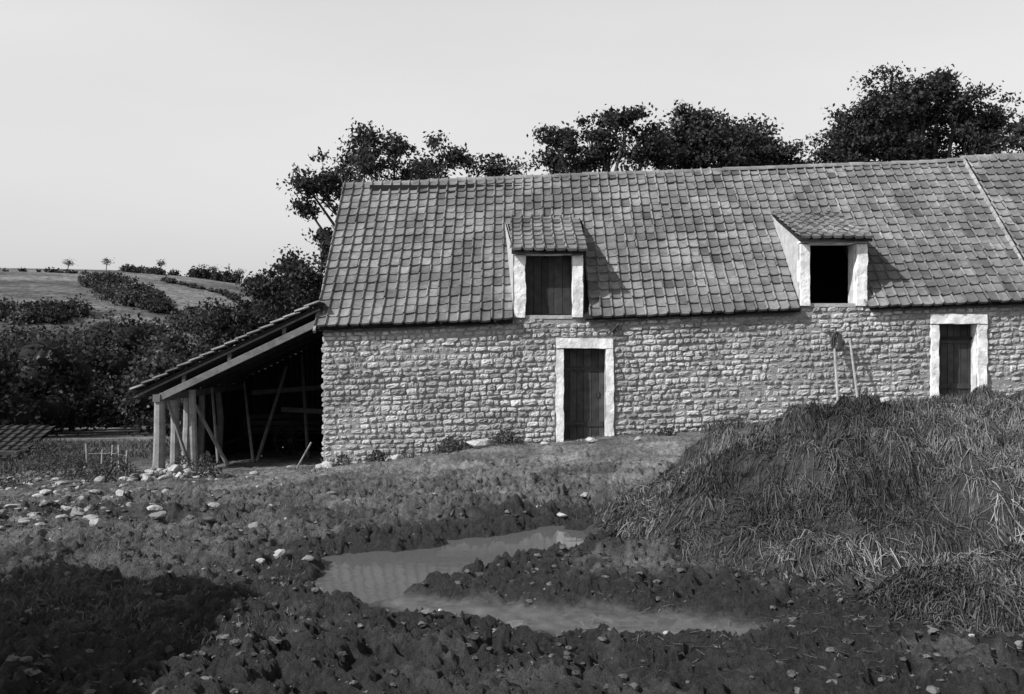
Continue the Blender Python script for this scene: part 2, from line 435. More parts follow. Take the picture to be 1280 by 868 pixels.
f=B(); f.box((1.62,YW+.0,-.02),(1.3,.55,.1),.75,j=.01); f.build('door_threshold',M_stone,barn,bevel=.015)
f=B(); f.box((9.78,YW+.0,.86),(1.1,.4,.1),.9,j=.01); f.build('door_threshold',M_stone,barn,bevel=.015)
f=B(); f.tube((2.10,20.88,2.36),(2.32,20.86,2.60),.025,.02,6); f.tube((2.34,20.86,2.40),(2.2,20.86,2.64),.02,.02,6); f.box((2.24,20.9,2.52),(.18,.06,.12)); f.build('iron_wall_anchor',M_iron,barn)

NP=11
def tiles(name,O,U,Vd,wd,ex,nc,nr,parent,skip=None,mt=M_tile,sag=.05,seed=0):
    O=np.array(O,float);U=np.array(U,float);Vd=np.array(Vd,float);Vd/=np.linalg.norm(Vd)
    N=np.cross(U,Vd);N/=np.linalg.norm(N)
    if N[2]<0:N=-N
    prof=np.array([-.03,.03,.08,.13,.19,.26,.36,.55,.78,.93,1.0])
    hh=.046*np.exp(-((prof-.09)/.085)**2)+.012*((prof-.5)/.5)**2-.004
    Vs=[];T=[];cnt=0
    for r in range(nr):
        for c in range(nc):
            cen=O+U*(c+.5)*wd+Vd*(r+.5)*ex
            if skip and skip(cen): continue
            wv=sag*(float(vnoise(c*wd*.45,r*ex*.6,seed+3))-.5)+.014*(float(vnoise(c*wd*2,r*ex*2,seed+8))-.5)
            js=random.uniform(-.011,.011); jt=random.uniform(-.014,.014)+.03*(float(vnoise(c*wd*.8,r*.7,seed+5))-.5); jl=random.uniform(-.005,.012); ro=random.uniform(-.035,.035)
            if random.random()<.03: jt-=.035
            if random.random()<.05: jl+=.016
            rows=[]
            for (t,l) in((jt,-.018),(jt-.004,.040),(jt+ex*.5,.024),(ex*1.12,.002)):
                P=O+U*(c*wd+js)+Vd*(r*ex)+N*(wv+jl)
                P=P[None,:]+U[None,:]*(prof*wd)[:,None]+Vd[None,:]*(t+ro*(prof-.5))[:,None]+N[None,:]*(hh+l)[:,None]
                rows.append(P)
            Vs.append(np.concatenate(rows))
            tt=random.uniform(.74,1.25)
            q=random.random()
            if q<.04: tt*=.6
            elif q>.96: tt*=1.3
            T.append(np.full(4*NP,tt)); cnt+=1
    g=np.arange(4*NP).reshape(4,NP); gf=np.stack([g[:-1,:-1],g[:-1,1:],g[1:,1:],g[1:,:-1]],-1).reshape(-1,4)
    return finish(name,np.concatenate(Vs),np.concatenate([gf+i*4*NP for i in range(cnt)]),mt,parent,np.concatenate(T),False)
YE=20.80
Vm=np.array([0,YR-YE,zr(0)-(ze(0))],float)
slen=np.linalg.norm(Vm); nr=19; ex=slen/nr
YINT=[23.3,23.15]
def skipmain(c):
    for i,(a,b_,t) in enumerate(DORM):
        if a-.02<c[0]<b_+.02 and c[1]<YINT[i]-.15: return True
    return False
tiles('roof_tiles',(-4.3,YE,ze(-4.3)+.03),(1,0,SL),Vm,.240,ex,66,nr,barn,skipmain)
tiles('roof_tiles',(11.58,YE-.05,ze(11.58)+.11),(1,0,SL),Vm,.240,ex,20,nr,barn,None,seed=9)
ul=B()
def roofpt(x,y,off=-.03): return (x,y,ze(x)+(y-YE)/(YR-YE)*(zr(x)-ze(x))+off)
c2=[-4.28,DORM[0][0],DORM[0][1],DORM[1][0],DORM[1][1],16.5]
for i,(a,c) in enumerate(zip(c2[:-1],c2[1:])):
    y0=YE+.03 if i%2==0 else YINT[i//2]-.02
    ul.add([roofpt(a,y0),roofpt(c,y0),roofpt(c,YR),roofpt(a,YR)],[(0,1,2,3)])
    ul.add([roofpt(a,y0,-.08),roofpt(c,y0,-.08),roofpt(c,YR,-.1),roofpt(a,YR,-.1)],[(0,1,2,3)])
ul.add([(-4.28,YR,zr(-4.28)-.03),(16.5,YR,zr(16.5)-.03),(16.5,28.5,ze(16.5)-.1),(-4.28,28.5,ze(-4.28)-.1)],[(0,1,2,3)])
ul.build('roof_underlay',M_dark,barn)
rc=B(); x=-4.32
while x<16.5:
    L_=.36; off=0 if x<11.5 else .05
    jz=random.uniform(-.008,.008)+.03*(float(vnoise(x*.5,1.0,4))-.5); r=.115+random.uniform(-.006,.008)
    pts=[]
    for xx,rr in((x,r+.012),(x+L_+.015,r)):
        for i in range(8):
            an=math.pi*i/7; pts.append((xx,YR-math.cos(an)*rr,zr(xx)+off-.03+math.sin(an)*rr*.85+jz))
    rc.add(pts,[(i,i+1,9+i,8+i) for i in range(7)]+[(7,6,5,4,3,2,1,0)],random.uniform(1.0,1.5)); x+=L_
rc.build('ridge_tiles',M_tile,barn)
vb=B()
for (x,o,tn,w) in((11.54,.05,.55,.05),(-4.3,-.03,.4,.05)):
    N_=24
    for i in range(N_):
        a=roofpt(x,YE-.03+(YR-YE)*i/N_,o); c=roofpt(x,YE-.03+(YR-YE)*(i+1)/N_-.01,o)
        vb.beam(a,c,w+random.uniform(-.01,.01),.13 if x>0 else .08,tn*random.uniform(.7,1.1))
vb.build('roof_verges',M_white,barn)
for i,(a,b_,zt) in enumerate(DORM):
    yi=YINT[i]; zi=roofpt((a+b_)/2,yi,.04)[2]
    V0=np.array([0,yi+.12-20.72,zi+.04-(zt+.07)],float); n_=8; L0=np.linalg.norm(V0)
    tiles('dormer_roof_tiles',(a-.05,20.72,zt+.07),(1,0,0.0),V0,(b_-a+.1)/7,L0/n_*1.0,7,n_,barn,None,sag=.02,seed=20+i)
    s=B()
    z0,z1=zt+.05,zi-.02
    vs=[(a-.03,20.76,z0),(b_+.03,20.76,z0),(b_+.03,yi,z1),(a-.03,yi,z1)]
    s.add(vs+[(p_[0],p_[1],p_[2]-.06) for p_ in vs],[(0,1,2,3),(7,6,5,4),(0,4,5,1),(1,5,6,2),(2,6,7,3),(3,7,4,0)])
    s.build('dormer_roof_deck',M_dark,barn)
    ch=B(); sp=.22 if i==0 else .05
    for xx,spx in((a+.01,-sp),(b_-.01,0)):
        A=(xx,YW-.02,ze(xx)+.0); C=(xx,YW-.02,zt+.03); D=(xx+spx,yi,roofpt(xx+spx,yi,.0)[2]+.02); E=(xx+spx*.3,YW+.6,roofpt(xx,YW+.6,-.05)[2])
        A2,C2,D2,E2=[(q[0]+(.05 if xx<(a+b_)/2 else -.05),q[1],q[2]-.01) for q in(A,C,D,E)]
        ch.add([A,C,D,E],[(0,1,2,3)]); ch.add([A2,C2,D2,E2],[(3,2,1,0)])
    ch.build('dormer_cheeks',M_plaster,barn)
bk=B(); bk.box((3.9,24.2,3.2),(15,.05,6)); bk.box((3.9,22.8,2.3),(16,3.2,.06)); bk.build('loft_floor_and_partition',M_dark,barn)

# ---------------------------------------------------------------- lean-to shed
shed=empty('open_lean_to_shed')
xa,za,xb,zb=-4.2,3.02,-8.3,1.08
Vs_=np.array([xa-xb,0,za-zb]); Ls=np.linalg.norm(Vs_)
tiles('shed_roof_tiles',(xb,20.82,zb+.05),(0,1,0),Vs_,.25,Ls/16,29,16,shed,None,sag=.05,seed=40)
s=B(); sv=[(xb,20.9,zb),(xb,28,zb),(xa,28,za),(xa,20.9,za)]
s.add(sv+[(q[0],q[1],q[2]-.05) for q in sv],[(0,1,2,3),(7,6,5,4),(0,4,5,1),(1,5,6,2),(2,6,7,3),(3,7,4,0)])
s.build('shed_roof_deck',M_dark,shed)
s=B()
x=-8.0
sl=(za-zb)/(xa-xb)
rf=lambda x,o:zb+(x-xb)*sl-o
while x<-4.2:
    w=random.uniform(.14,.2); top=rf(x,.1); s.box((x+w/2,27.6,(top-1.2)/2),(w-.006,.03,top+1.2),random.uniform(.3,.7)); x+=w  # back closed with planks so the inside stays dark
y=23.2
while y<27.6:
    w=random.uniform(.14,.2); s.box((-7.92,y+w/2,0.0),(.03,w-.006,2.1-random.uniform(0,.1)),random.uniform(.5,1.1)); y+=w  # left-side planks added to keep the sun out of the shed
s.build('back_wall_and_added_planks',M_wood,shed)
t=B()
t.beam((-4.2,20.96,rf(-4.2,.36)),(-7.75,20.96,rf(-7.75,.36)),.07,.15,.65)
t.beam((-4.2,20.93,rf(-4.2,.09)),(-8.28,20.93,rf(-8.28,.09)),.03,.05,.4)
for x in(-5.0,-6.2,-7.2): t.beam((x,20.99,rf(x,.40)),(x,20.99,rf(x,.06)),.08,.08,.3)
t.build('gable_rafter',M_timber,shed,bevel=.008)
t=B()
for yy in(22.4,23.8,25.2,26.6): t.beam((-4.25,yy,rf(-4.25,.16)),(-8.1,yy,rf(-8.1,.16)),.1,.14,.2)
t.beam((-7.78,20.9,.98),(-7.78,27.5,.98),.16,.16,.6)
for yy,r in((21.05,.125),(22.0,.10),(22.9,.11),(23.9,.09),(25.2,.09)):
    g=g1(-7.78,yy)-.1
    x0=-7.76+random.uniform(-.05,.05); m_=(x0+random.uniform(-.05,.07),yy,.2)
    t.tube((x0,yy,g),m_,r*1.12,r,9,.95); t.tube(m_,(-7.76,yy,.92),r,r*.9,9,.95)
t.tube((-7.3,21.7,g1(-7.3,21.7)),(-7.75,21.5,.9),.05,.04,6,.9)
t.tube((-6.6,22.2,g1(-6.6,22.2)),(-7.5,22.3,.95),.05,.04,6,.7)
t.tube((-6.95,22.6,g1(-6.95,22.6)),(-7.35,23.4,1.1),.04,.035,6,.7)
t.tube((-6.2,22.9,g1(-6.2,22.9)),(-6.9,24.6,1.2),.04,.03,6,.5)
t.tube((-6.3,23.6,g1(-6.3,23.6)),(-5.8,24.6,1.6),.05,.04,6,.4); t.tube((-5.1,23.9,g1(-5.1,23.9)),(-5.5,25,1.9),.05,.04,6,.3)
t.tube((-7.1,21.35,g1(-7.1,21.35)),(-7.13,21.3,1.15),.09,.08,8,.85)
t.beam((-4.3,25,1.1),(-6.8,25,.9),.1,.12,.3); t.beam((-4.3,24.2,.45),(-5.9,24.5,.5),.1,.12,.25)
t.tube((-4.6,24,g1(-4.6,24)),(-4.5,25,2.2),.07,.06,7,.3)
t.tube((-4.75,21.0,-.6),(-4.42,21.05,.0),.02,.02,5,.9)
t.build('posts_and_braces',M_timber,shed)
cart=empty('hay_cart'); c=B(); cx,cy=-5.8,25.9; g=g1(cx,cy)
for sy in(-.75,.75):
    R_=.44; ctr=Vector((cx,cy+sy,g+R_)); pr=None
    for i in range(25):
        an=2*math.pi*i/24; q=ctr+Vector((math.cos(an)*R_,0,math.sin(an)*R_))
        if pr is not None: c.beam(pr,q,.06,.05,.45)
        pr=q
    for i in range(10):
        an=2*math.pi*i/10; c.tube(ctr,ctr+Vector((math.cos(an)*R_,0,math.sin(an)*R_)),.025,.02,5,.4)
    c.tube(ctr-Vector((0,.12,0)),ctr+Vector((0,.12,0)),.08,.07,10,.4)
c.tube((cx,cy-.75,g+.44),(cx,cy+.75,g+.44),.045,.045,8,.4)
c.build('wheels_and_axle',M_wood,cart)
c=B()
for i in range(7): c.beam((cx-1.3,cy-.55+i*.18,g+.62),(cx+1.2,cy-.55+i*.18,g+.62),.16,.03,random.uniform(.3,.6))
for sy in(-.64,.64):
    for k_ in range(3): c.beam((cx-1.3,cy+sy,g+.72+k_*.16),(cx+1.2,cy+sy,g+.74+k_*.17),.03,.12,random.uniform(.3,.6))
    c.tube((cx-1.2,cy+sy*.7,g+.56),(cx-2.0,cy+sy*.6,g+.25),.045,.03,6,.5)
    for xx in(-1.2,0,1.1): c.beam((cx+xx,cy+sy*1.05,g+.55),(cx+xx,cy+sy*1.12,g+1.2),.06,.06,.4)
c.build('bed_rails_and_shafts',M_wood,cart)

# ---------------------------------------------------------------- ladder and harness on the wall
la=empty('wooden_ladder'); c=B()
R1=((6.95,20.30,g1(6.95,20.30)-.02),(7.0,20.80,2.30)); R2=((7.38,20.26,g1(7.38,20.26)-.02),(7.35,20.78,2.22))
c.tube(*R1,.030,.026,7,1.3); c.tube(*R2,.030,.025,7,1.2)
for t_ in(.12,.28,.44,.60,.76,.92):
    a=Vector(R1[0]).lerp(Vector(R1[1]),t_); b_=Vector(R2[0]).lerp(Vector(R2[1]),t_); c.tube(a,b_,.015,.015,5,.55)
c.build('rails_and_rungs',M_timber,la)
ha=empty('harness_on_peg'); c=B()
for k_ in range(14):
    an=k_/13*2*math.pi; an2=(k_+1)/13*2*math.pi
    for sc_ in(1,.6):
        c.tube((7.04+.11*sc_*math.sin(an),20.74,2.22+.19*math.cos(an)),(7.04+.11*sc_*math.sin(an2),20.74,2.22+.19*math.cos(an2)),.032,.032,5)
c.tube((6.88,20.78,2.42),(7.05,20.76,2.2),.03,.04,6); c.tube((7.12,20.76,2.3),(7.22,20.78,2.1),.03,.025,6)
c.tube((7.02,20.95,2.38),(7.02,20.70,2.40),.02,.02,6); c.build('straps',M_iron,ha)

# ---------------------------------------------------------------- manure heap
def heap_h(x,y):
    c=np.interp(x,[.75,1.1,1.5,2,2.6,3.1,3.85,4.4,5.9,8,9.6,10.5],[0,.12,.26,.46,.74,.92,1.06,1.14,1.06,.85,.3,0])
    yf=np.interp(x,[.8,1.1,1.6,2.1,2.6,3.2,4,5,7,10],[10.6,9.6,8.6,8.0,7.75,7.95,8.4,8.4,8.9,10.3])
    yb=np.interp(x,[.8,1.6,3,6,10],[11.2,12.6,13.8,14.6,13])
    yc=11.3
    t=np.clip((y-yf)/np.maximum(yc-yf,.3),0,1); p=1-(1-t)**2.5
    t2=np.clip((yb-y)/np.maximum(yb-yc,.3),0,1); p2=1-(1-t2)**2
    n=(fbm(x*1.2,y*1.2,4,91)-.5)*.66+(fbm(x*3.6,y*3.6,3,92)-.5)*.46-.16*np.exp(-((x-3.7)/.8)**2-((y-9.0)/.5)**2)
    h=c*np.minimum(p,p2)
    return h+n*np.clip(h*2.0,0,1)-.12*(1-np.clip(h*6,0,1))
def heap2_h(x,y):
    r2=((x-4.2)/1.6)**2+((y-7.1)/.95)**2
    h=.30*np.clip(1-r2,0,1)**.8
    return h+((fbm(x*2.2,y*2.2,4,95)-.5)*.42)*np.clip(h*4,0,1)-.1*(1-np.clip(h*8,0,1))
def straw_heap(name,hf,x0,x1,y0,y1,n,step,dark=.5,ymax=12.8,ds=1.0):
    root=empty(name)
    gx=np.arange(x0,x1,step);gy=np.arange(y0,y1,step);Xh,Yh=np.meshgrid(gx,gy)
    base=base_z(Xh,Yh); Zh=base+hf(Xh,Yh)
    id_=np.arange(Xh.size).reshape(Xh.shape); Fh=np.stack([id_[:-1,:-1],id_[:-1,1:],id_[1:,1:],id_[1:,:-1]],-1).reshape(-1,4)
    finish('dung_body',np.stack([Xh.ravel(),Yh.ravel(),Zh.ravel()],1),Fh,M_dung,root,smooth=True)
    N0=int(n*2.2)
    x=x0+(x1-x0)*rng.random(N0); y=y0+(min(y1,ymax)-y0)*rng.random(N0)
    h=hf(x,y); e=.03
    msk=fbm(x*1.1,y*1.1,4,97)-.22*np.exp(-((x-3.9)/.9)**2-((y-9.0)/.45)**2)-.10*np.exp(-((x-3.3)/.9)**2-((y-10.3)/.5)**2)
    k=(h>-.03)&((msk>dark-.12*rng.random(N0))|(rng.random(N0)<.14))
    x,y,mk=x[k][:n],y[k][:n],msk[k][:n]; h=hf(x,y); m_=len(x)
    gxx=(hf(x+e,y)-hf(x-e,y))/(2*e); gyy=(hf(x,y+e)-hf(x,y-e))/(2*e)
    dn=np.stack([-gxx,-gyy],1); slp=np.linalg.norm(dn,axis=1)
    clump=(vnoise(x*2.6,y*2.6,98)-.5)*5.0
    an=np.arctan2(dn[:,1]-.15,dn[:,0])+clump*.5*(1.2-np.clip(slp,0,1))+rng.normal(size=m_)*.5
    an=np.where(rng.random(m_)<.45,rng.random(m_)*6.28,an)
    d=np.stack([np.cos(an),np.sin(an)],1)
    Ln=.04+.20*rng.random(m_)**1.8; wd=.0016+.0026*rng.random(m_)
    lift=.008+.06*rng.random(m_)**3; bend=rng.normal(size=m_)*.4
    rows=[]
    side=np.stack([-d[:,1],d[:,0]],1)
    tip=np.where(rng.random(m_)<.12,1.6,.05)
    for q,lf in((0,-.01),(.35,1.0),(.7,.75),(1.0,tip)):
        px=x+d[:,0]*Ln*(q-.5)+side[:,0]*bend*Ln*q*q; py=y+d[:,1]*Ln*(q-.5)+side[:,1]*bend*Ln*q*q
        pz=base_z(px,py)+np.maximum(hf(px,py),-.0)+lift*lf+.004
        for sgn in(-1,1):
            rows.append(np.stack([px+sgn*side[:,0]*wd,py+sgn*side[:,1]*wd,pz+sgn*wd*.6],1))
    V=np.stack(rows,1).reshape(-1,3)
    f0=np.array([[0,1,3,2],[2,3,5,4],[4,5,7,6]])
    Fh=(np.arange(m_)[:,None,None]*8+f0[None]).reshape(-1,4)
    big=.38+.95*S((fbm(x*.8+5,y*.8,3,99)-.32)/.36)
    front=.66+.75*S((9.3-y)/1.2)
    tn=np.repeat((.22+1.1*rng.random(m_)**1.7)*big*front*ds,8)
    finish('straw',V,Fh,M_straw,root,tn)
straw_heap('manure_heap',heap_h,.6,10.6,7.4,14.8,125000,.04,.49)
straw_heap('straw_pile',heap2_h,2.4,6.0,6.0,8.2,20000,.035,.46,ds=.75)
n=9000; x=rng.uniform(-1,5.5,n); y=rng.uniform(5.6,11.5,n); k=vnoise(x*1.2,y*1.2,55)*S((x+1.2)/4)>.25; x,y=x[k],y[k]
z=gz(x,y); k=z>.01; x,y,z=x[k],y[k],z[k]; m_=len(x); an=rng.random(m_)*6.28; Ln=.02+.10*rng.random(m_); wd=.0022
dx,dy=np.cos(an),np.sin(an)
V=np.stack([np.stack([x-dx*Ln/2-dy*wd,y-dy*Ln/2+dx*wd,z+.012],1),np.stack([x-dx*Ln/2+dy*wd,y-dy*Ln/2-dx*wd,z+.012],1),
            np.stack([x+dx*Ln/2+dy*wd,y+dy*Ln/2-dx*wd,z+.022],1),np.stack([x+dx*Ln/2-dy*wd,y+dy*Ln/2+dx*wd,z+.022],1)],1).reshape(-1,3)
finish('loose_straw',V,np.arange(m_*4).reshape(-1,4),M_straw,None,np.repeat(.2+.7*rng.random(m_),4))

# ---------------------------------------------------------------- grass and weeds
def blades(name,x,y,hmin,hmax,wd,lean=.6,mt=M_grass,parent=None,tone=(.6,1.5)):
    m_=len(x); z=gz(x,y)-.01; an=rng.random(m_)*6.28; h=hmin+(hmax-hmin)*rng.random(m_)**1.8
    a2=rng.random(m_)*6.28; ln=h*lean*rng.random(m_); w=wd*(.6+.8*rng.random(m_))
    dx,dy=np.cos(an)*w,np.sin(an)*w; lx,ly=np.cos(a2)*ln,np.sin(a2)*ln
    V=np.stack([np.stack([x-dx,y-dy,z],1),np.stack([x+dx,y+dy,z],1),np.stack([x+dx*.7+lx*.4,y+dy*.7+ly*.4,z+h*.6],1),np.stack([x+lx,y+ly,z+h],1)],1).reshape(-1,3)
    return finish(name,V,np.arange(m_*4).reshape(-1,4),mt,parent,np.repeat(rng.uniform(tone[0],tone[1],m_),4))
n=60000
y=11+10*rng.random(n); x=-11.5+19*rng.random(n)
d=fbm(x*1.0,y*1.0,4,66)+.06*S((-x-1)/6)+.06*S((y-18)/3)
k=(d>.56+.12*rng.random(n))&(heap_h(x,y)<0); blades('yard_grass',x[k],y[k],.015,.08,.006,1.0,tone=(.5,2.1))
n=30000
y=6.5+8*rng.random(n); x=-.56*y+rng.random(n)*.34*y
k=fbm(x*1.2,y*1.2,4,67)>.52+.1*rng.random(n); blades('short_grass',x[k],y[k],.012,.06,.004,1.0,tone=(.6,2.2))
n=14000; x=rng.uniform(-4.1,12,n); y=20.86-np.abs(rng.normal(size=n))*.24
k=vnoise(x*1.1,y*0,68)>.38+.3*rng.random(n); blades('wall_foot_weeds',x[k],y[k],.05,.28,.010)
n=40000; x=rng.uniform(-22,-8.1,n); y=rng.uniform(20.5,36,n)
k=fbm(x*.6,y*.6,3,69)>.44; blades('bank_weeds',x[k],y[k],.03,.28,.016,1.0)
def leaves_np(C,size,elong=.55):
    n=len(C); a=rng.normal(size=(n,3)); a/=np.linalg.norm(a,axis=1,keepdims=True)
    b=rng.normal(size=(n,3)); b-=a*(a*b).sum(1,keepdims=True); b/=np.linalg.norm(b,axis=1,keepdims=True)
    s=(size*(.6+.8*rng.random(n)))[:,None]
    V=np.stack([C-a*s,C+b*s*elong,C+a*s,C-b*s*elong],1).reshape(-1,3)
    return V,np.arange(n*4).reshape(-1,4)
def weed(name,x,y,r,h,n):
    C=np.stack([x+rng.normal(size=n)*r*.5,y+rng.normal(size=n)*r*.35,np.zeros(n)],1)
    C[:,2]=g1(x,y)+h*rng.random(n)*np.exp(-((C[:,0]-x)**2)/(r*r))
    V,F=leaves_np(C,np.full(n,.028)); finish(name,V,F,M_leaf,None,np.repeat(rng.uniform(1.0,2.6,n),4))
for (x,y,r,h,n) in((-6.1,19.0,.28,.5,600),(-1.35,20.5,.3,.35,450),(-.15,20.5,.35,.32,500),(-2.9,20.5,.25,.25,300),(-8.1,18.9,.25,.4,400),(-3.6,20.4,.2,.25,250),(-7.0,20.3,.3,.4,400),(-9.2,20.0,.5,.55,800),(-10.2,20.6,.5,.5,700),(-8.6,20.8,.4,.45,500),(-9.9,18.6,.5,.35,500),(-10.8,22.5,.7,.7,900),(-11.8,24,.8,.7,900),(3.3,20.5,.25,.2,200)):
    weed('weed_clump',x,y,r,h,n)

# ---------------------------------------------------------------- trees
def tree(name,base,lobes,tips=22,per=46,leaf=.075,spread=.25,seed=0,dy=1.2,tr=.22,tone=(.5,1.6)):
    random.seed(seed); root=empty(name); b=B()
    base=Vector(base); cx=sum(l[0] for l in lobes)/len(lobes); zlow=min(l[2] for l in lobes)
    fork=Vector(((base.x+cx)/2,base.y,base.z+(zlow-base.z)*.6))
    b.tube(base-Vector((0,0,.3)),fork,tr*1.3,tr*.85,10)
    C=[]
    for (lx,ly,lz,lr) in lobes:
        c=Vector((lx,ly+random.uniform(-dy,dy),lz))
        m1=fork.lerp(c,.45)+Vector((random.uniform(-.3,.3),random.uniform(-.3,.3),-.25+random.uniform(-.2,.2)))
        b.tube(fork,m1,tr*.5,tr*.33,7); b.tube(m1,c,tr*.33,tr*.14,6)
        for k_ in range(int(tips*max(.5,lr/.8)**1.5)):
            d=Vector((random.gauss(0,1),random.gauss(0,1),random.gauss(0,.8))).normalized()*lr*random.uniform(.35,1.28)
            p=c+d; st_=m1.lerp(c,random.uniform(.5,1))
            mid=st_.lerp(p,.5)+Vector((0,0,.08))
            b.tube(st_,mid,tr*.09,tr*.06,4); b.tube(mid,p,tr*.06,tr*.025,4)
            n_=int(per*random.uniform(.5,1.4))
            C.append(np.array(p)+rng.normal(size=(n_,3))*np.array([spread,spread,spread*.55])*random.uniform(.5,1.2))
    C=np.concatenate(C); V,F=leaves_np(C,np.full(len(C),leaf))
    b.build('trunk_and_limbs',M_bark,root)
    finish('foliage',V,F,M_leaf,root,np.repeat(rng.uniform(tone[0],tone[1],len(C)),4))
    return root
def L_(lst,y): return [(a,y,b,r) for a,b,r in lst]
tree('ash_tree',(-4,34,-.5),L_([(-6.8,7.75,.8),(-7.05,6.9,.45),(-5.7,8.9,.65),(-4.3,9.5,.55),(-4.8,8.6,.75),(-3.4,8.6,.65),(-2.3,9.0,.65),(-1.0,8.6,.6),(-.05,8.5,.4),(-6.2,8.3,.4),(-2.6,8.0,.7),(-5.6,7.5,.7),(-4.2,7.6,.8),(-7.3,7.9,.3),(-5.2,9.4,.35)],34),seed=1,tips=17,per=80,spread=.22)
tree('ash_tree',(3,33,.5),L_([(1.65,8.7,.55),(2.8,9.5,.6),(3.9,9.7,.55),(4.8,9.15,.45),(2.2,8.3,.6),(3.3,8.7,.7),(4.4,8.5,.6),(5.3,8.5,.4),(1.3,9.1,.3),(2.1,9.35,.35),(3.4,10.0,.3)],33),seed=2,tips=20,per=85,spread=.22)
tree('oak_tree',(7.5,35,.8),L_([(6.6,9.9,.8),(7.6,10.0,.75),(8.7,9.4,.8),(9.6,9.0,.65),(5.9,9.1,.7),(7.6,9.1,1.1),(8.6,8.6,.9),(6.6,8.5,.9),(10.3,8.6,.4)],35),seed=3,tips=36,per=90)
tree('oak_tree',(16,36,1),L_([(11.9,9.2,.7),(12.7,10.1,.8),(13.9,11.1,.9),(15.5,11.6,1.0),(16.9,11.2,1.0),(18.3,10.5,1.1),(13.9,9.7,1.2),(15.7,10,1.4),(17.5,9.4,1.4),(19.8,9.8,1.2),(14.6,10.8,.8),(12.6,9,.8),(13.2,10.9,.35),(16.2,12.2,.35)],36),seed=4,tips=30,per=85,tr=.3)
tree('hazel_tree',(-8.5,36,-1),L_([(-6.9,5.6,.6),(-7.6,4.6,.8),(-8.3,4.9,.6),(-6.8,4.3,.8),(-8.9,4.0,.9),(-7.2,6.3,.35)],36),seed=5,tips=24,per=75)
tree('hazel_tree',(-11,41,-1.2),L_([(-9.9,4.0,.9),(-11.0,3.3,1.0),(-9.0,4.3,.8),(-12.2,2.8,.9),(-10.3,2.4,1.2),(-8.9,2.8,1.2),(-12.0,1.5,1.1)],41),seed=6,tips=30,per=75,leaf=.085)
random.seed(21)
def mass(name,lobes,leaf,dens,tone=(.4,2.2),core=.70):
    root=empty(name); Cs=[];Ts=[];P=[];R=[]
    for (x,y,z,r,rz) in lobes:
        n=int(dens*r*r)
        d=rng.normal(size=(n,3)); d/=np.linalg.norm(d,axis=1,keepdims=True)
        f=1+.32*(np.sin(d[:,0]*5+x)*np.sin(d[:,2]*6+y)+.6*np.sin(d[:,1]*9+x*3+d[:,2]*7)+.5*np.sin(d[:,0]*17+y*5)*np.sin(d[:,2]*15+x))
        rad=(.66+.42*rng.random(n)**.8)*f
        Cs.append(np.array([x,y,z])+d*rad[:,None]*np.array([r,r,rz])+rng.normal(size=(n,3))*leaf*.6)
        Ts.append(rng.uniform(tone[0],tone[1],n)*random.uniform(.5,1.5)); P.append((x,y,z)); R.append((r,rz))
    C=np.concatenate(Cs); T=np.concatenate(Ts)
    V,F=leaves_np(C,np.full(len(C),leaf),.7); finish('foliage',V,F,M_leaf,root,np.repeat(T,4))
    Vc=[IV*np.array([a*core,a*core,b_*core])+np.array(p_) for p_,(a,b_) in zip(P,R)]  # solid dark blobs added inside the foliage to stop see-through
    finish('added_dark_core',np.concatenate(Vc),np.concatenate([IF+i*len(IV) for i in range(len(P))]),M_leafcore,root,smooth=True)
    return root
lob=[]
for i in range(62):
    y=random.uniform(34,78); s_=random.uniform(-.72,-.25)
    if -.44<s_<-.36 and y<46: y+=22
    if y<40 and s_>-.44: y+=18
    x=s_*y; g=float(base_z(x,y)); top=2.1+random.uniform(-.02,.042)*y
    if s_>-.36: top=min(top,2.1+.03*y)
    H_=top-g
    for k_ in range(7):
        r=H_*random.uniform(.15,.31); a=random.uniform(0,6.28); q=H_*random.uniform(0,.3)
        lob.append((x+q*math.cos(a),y+q*math.sin(a),g+max(r*.6,H_*random.uniform(.2,.85)-r*.3),r,r*.85))
mass('woodland',lob,.115,330)
lob=[]
def addb(x,y,r,rz=None):
    rz=rz or r*.7; lob.append((x,y,float(base_z(x,y))+rz*.5,r,rz))
for i in range(14): addb(random.uniform(-88,-74),random.uniform(160,170),random.uniform(1.5,3.3))
for i in range(50):
    t_=random.random(); addb(-88+t_*36+random.uniform(-2,2),202-34*t_+random.uniform(-6,6),random.uniform(.8,2.6))
for i in range(34): addb(random.uniform(-140,-40),random.uniform(118,142),random.uniform(1.2,3.5),random.uniform(1,2.6))
for i in range(34):
    t_=random.random(); addb(-84+t_*32,250-4*t_+random.uniform(-4,4),random.uniform(.8,1.6),random.uniform(1.2,2.6))
for i in range(12): addb(random.uniform(-97,-86),random.uniform(235,248),random.uniform(.8,1.6))
for i in range(40):
    t_=random.random(); addb(-140+t_*55,226-10*t_+random.uniform(-1,1),random.uniform(.4,.8))
for i in range(40):
    t_=random.random(); addb(-82+t_*34,222-22*t_+random.uniform(-1,1),random.uniform(.4,.9))
mass('hedgerow',lob,.28,120)
for (x,y,h) in((-118.5,255,2.3),(-107,252,2.8),(-92,250,3.2),(-79,252,3.2),(-72,252,3.4),(-66,250,3.2),(-61,249,3.0)):
    g=float(base_z(x,y)); r_=empty('hill_tree'); b=B()
    b.tube((x,y,g-.3),(x+.1,y,g+h*.6),.14,.09,6); b.tube((x+.1,y,g+h*.5),(x+.5,y,g+h*.8),.06,.04,5); b.build('trunk',M_bark,r_)
    C=np.array([x+.2,y,g+h*.85])+rng.normal(size=(300,3))*np.array([.6,.6,.42])
    V,F=leaves_np(C,np.full(300,.16)); finish('foliage',V,F,M_leaf,r_,np.full(len(V),1.0))

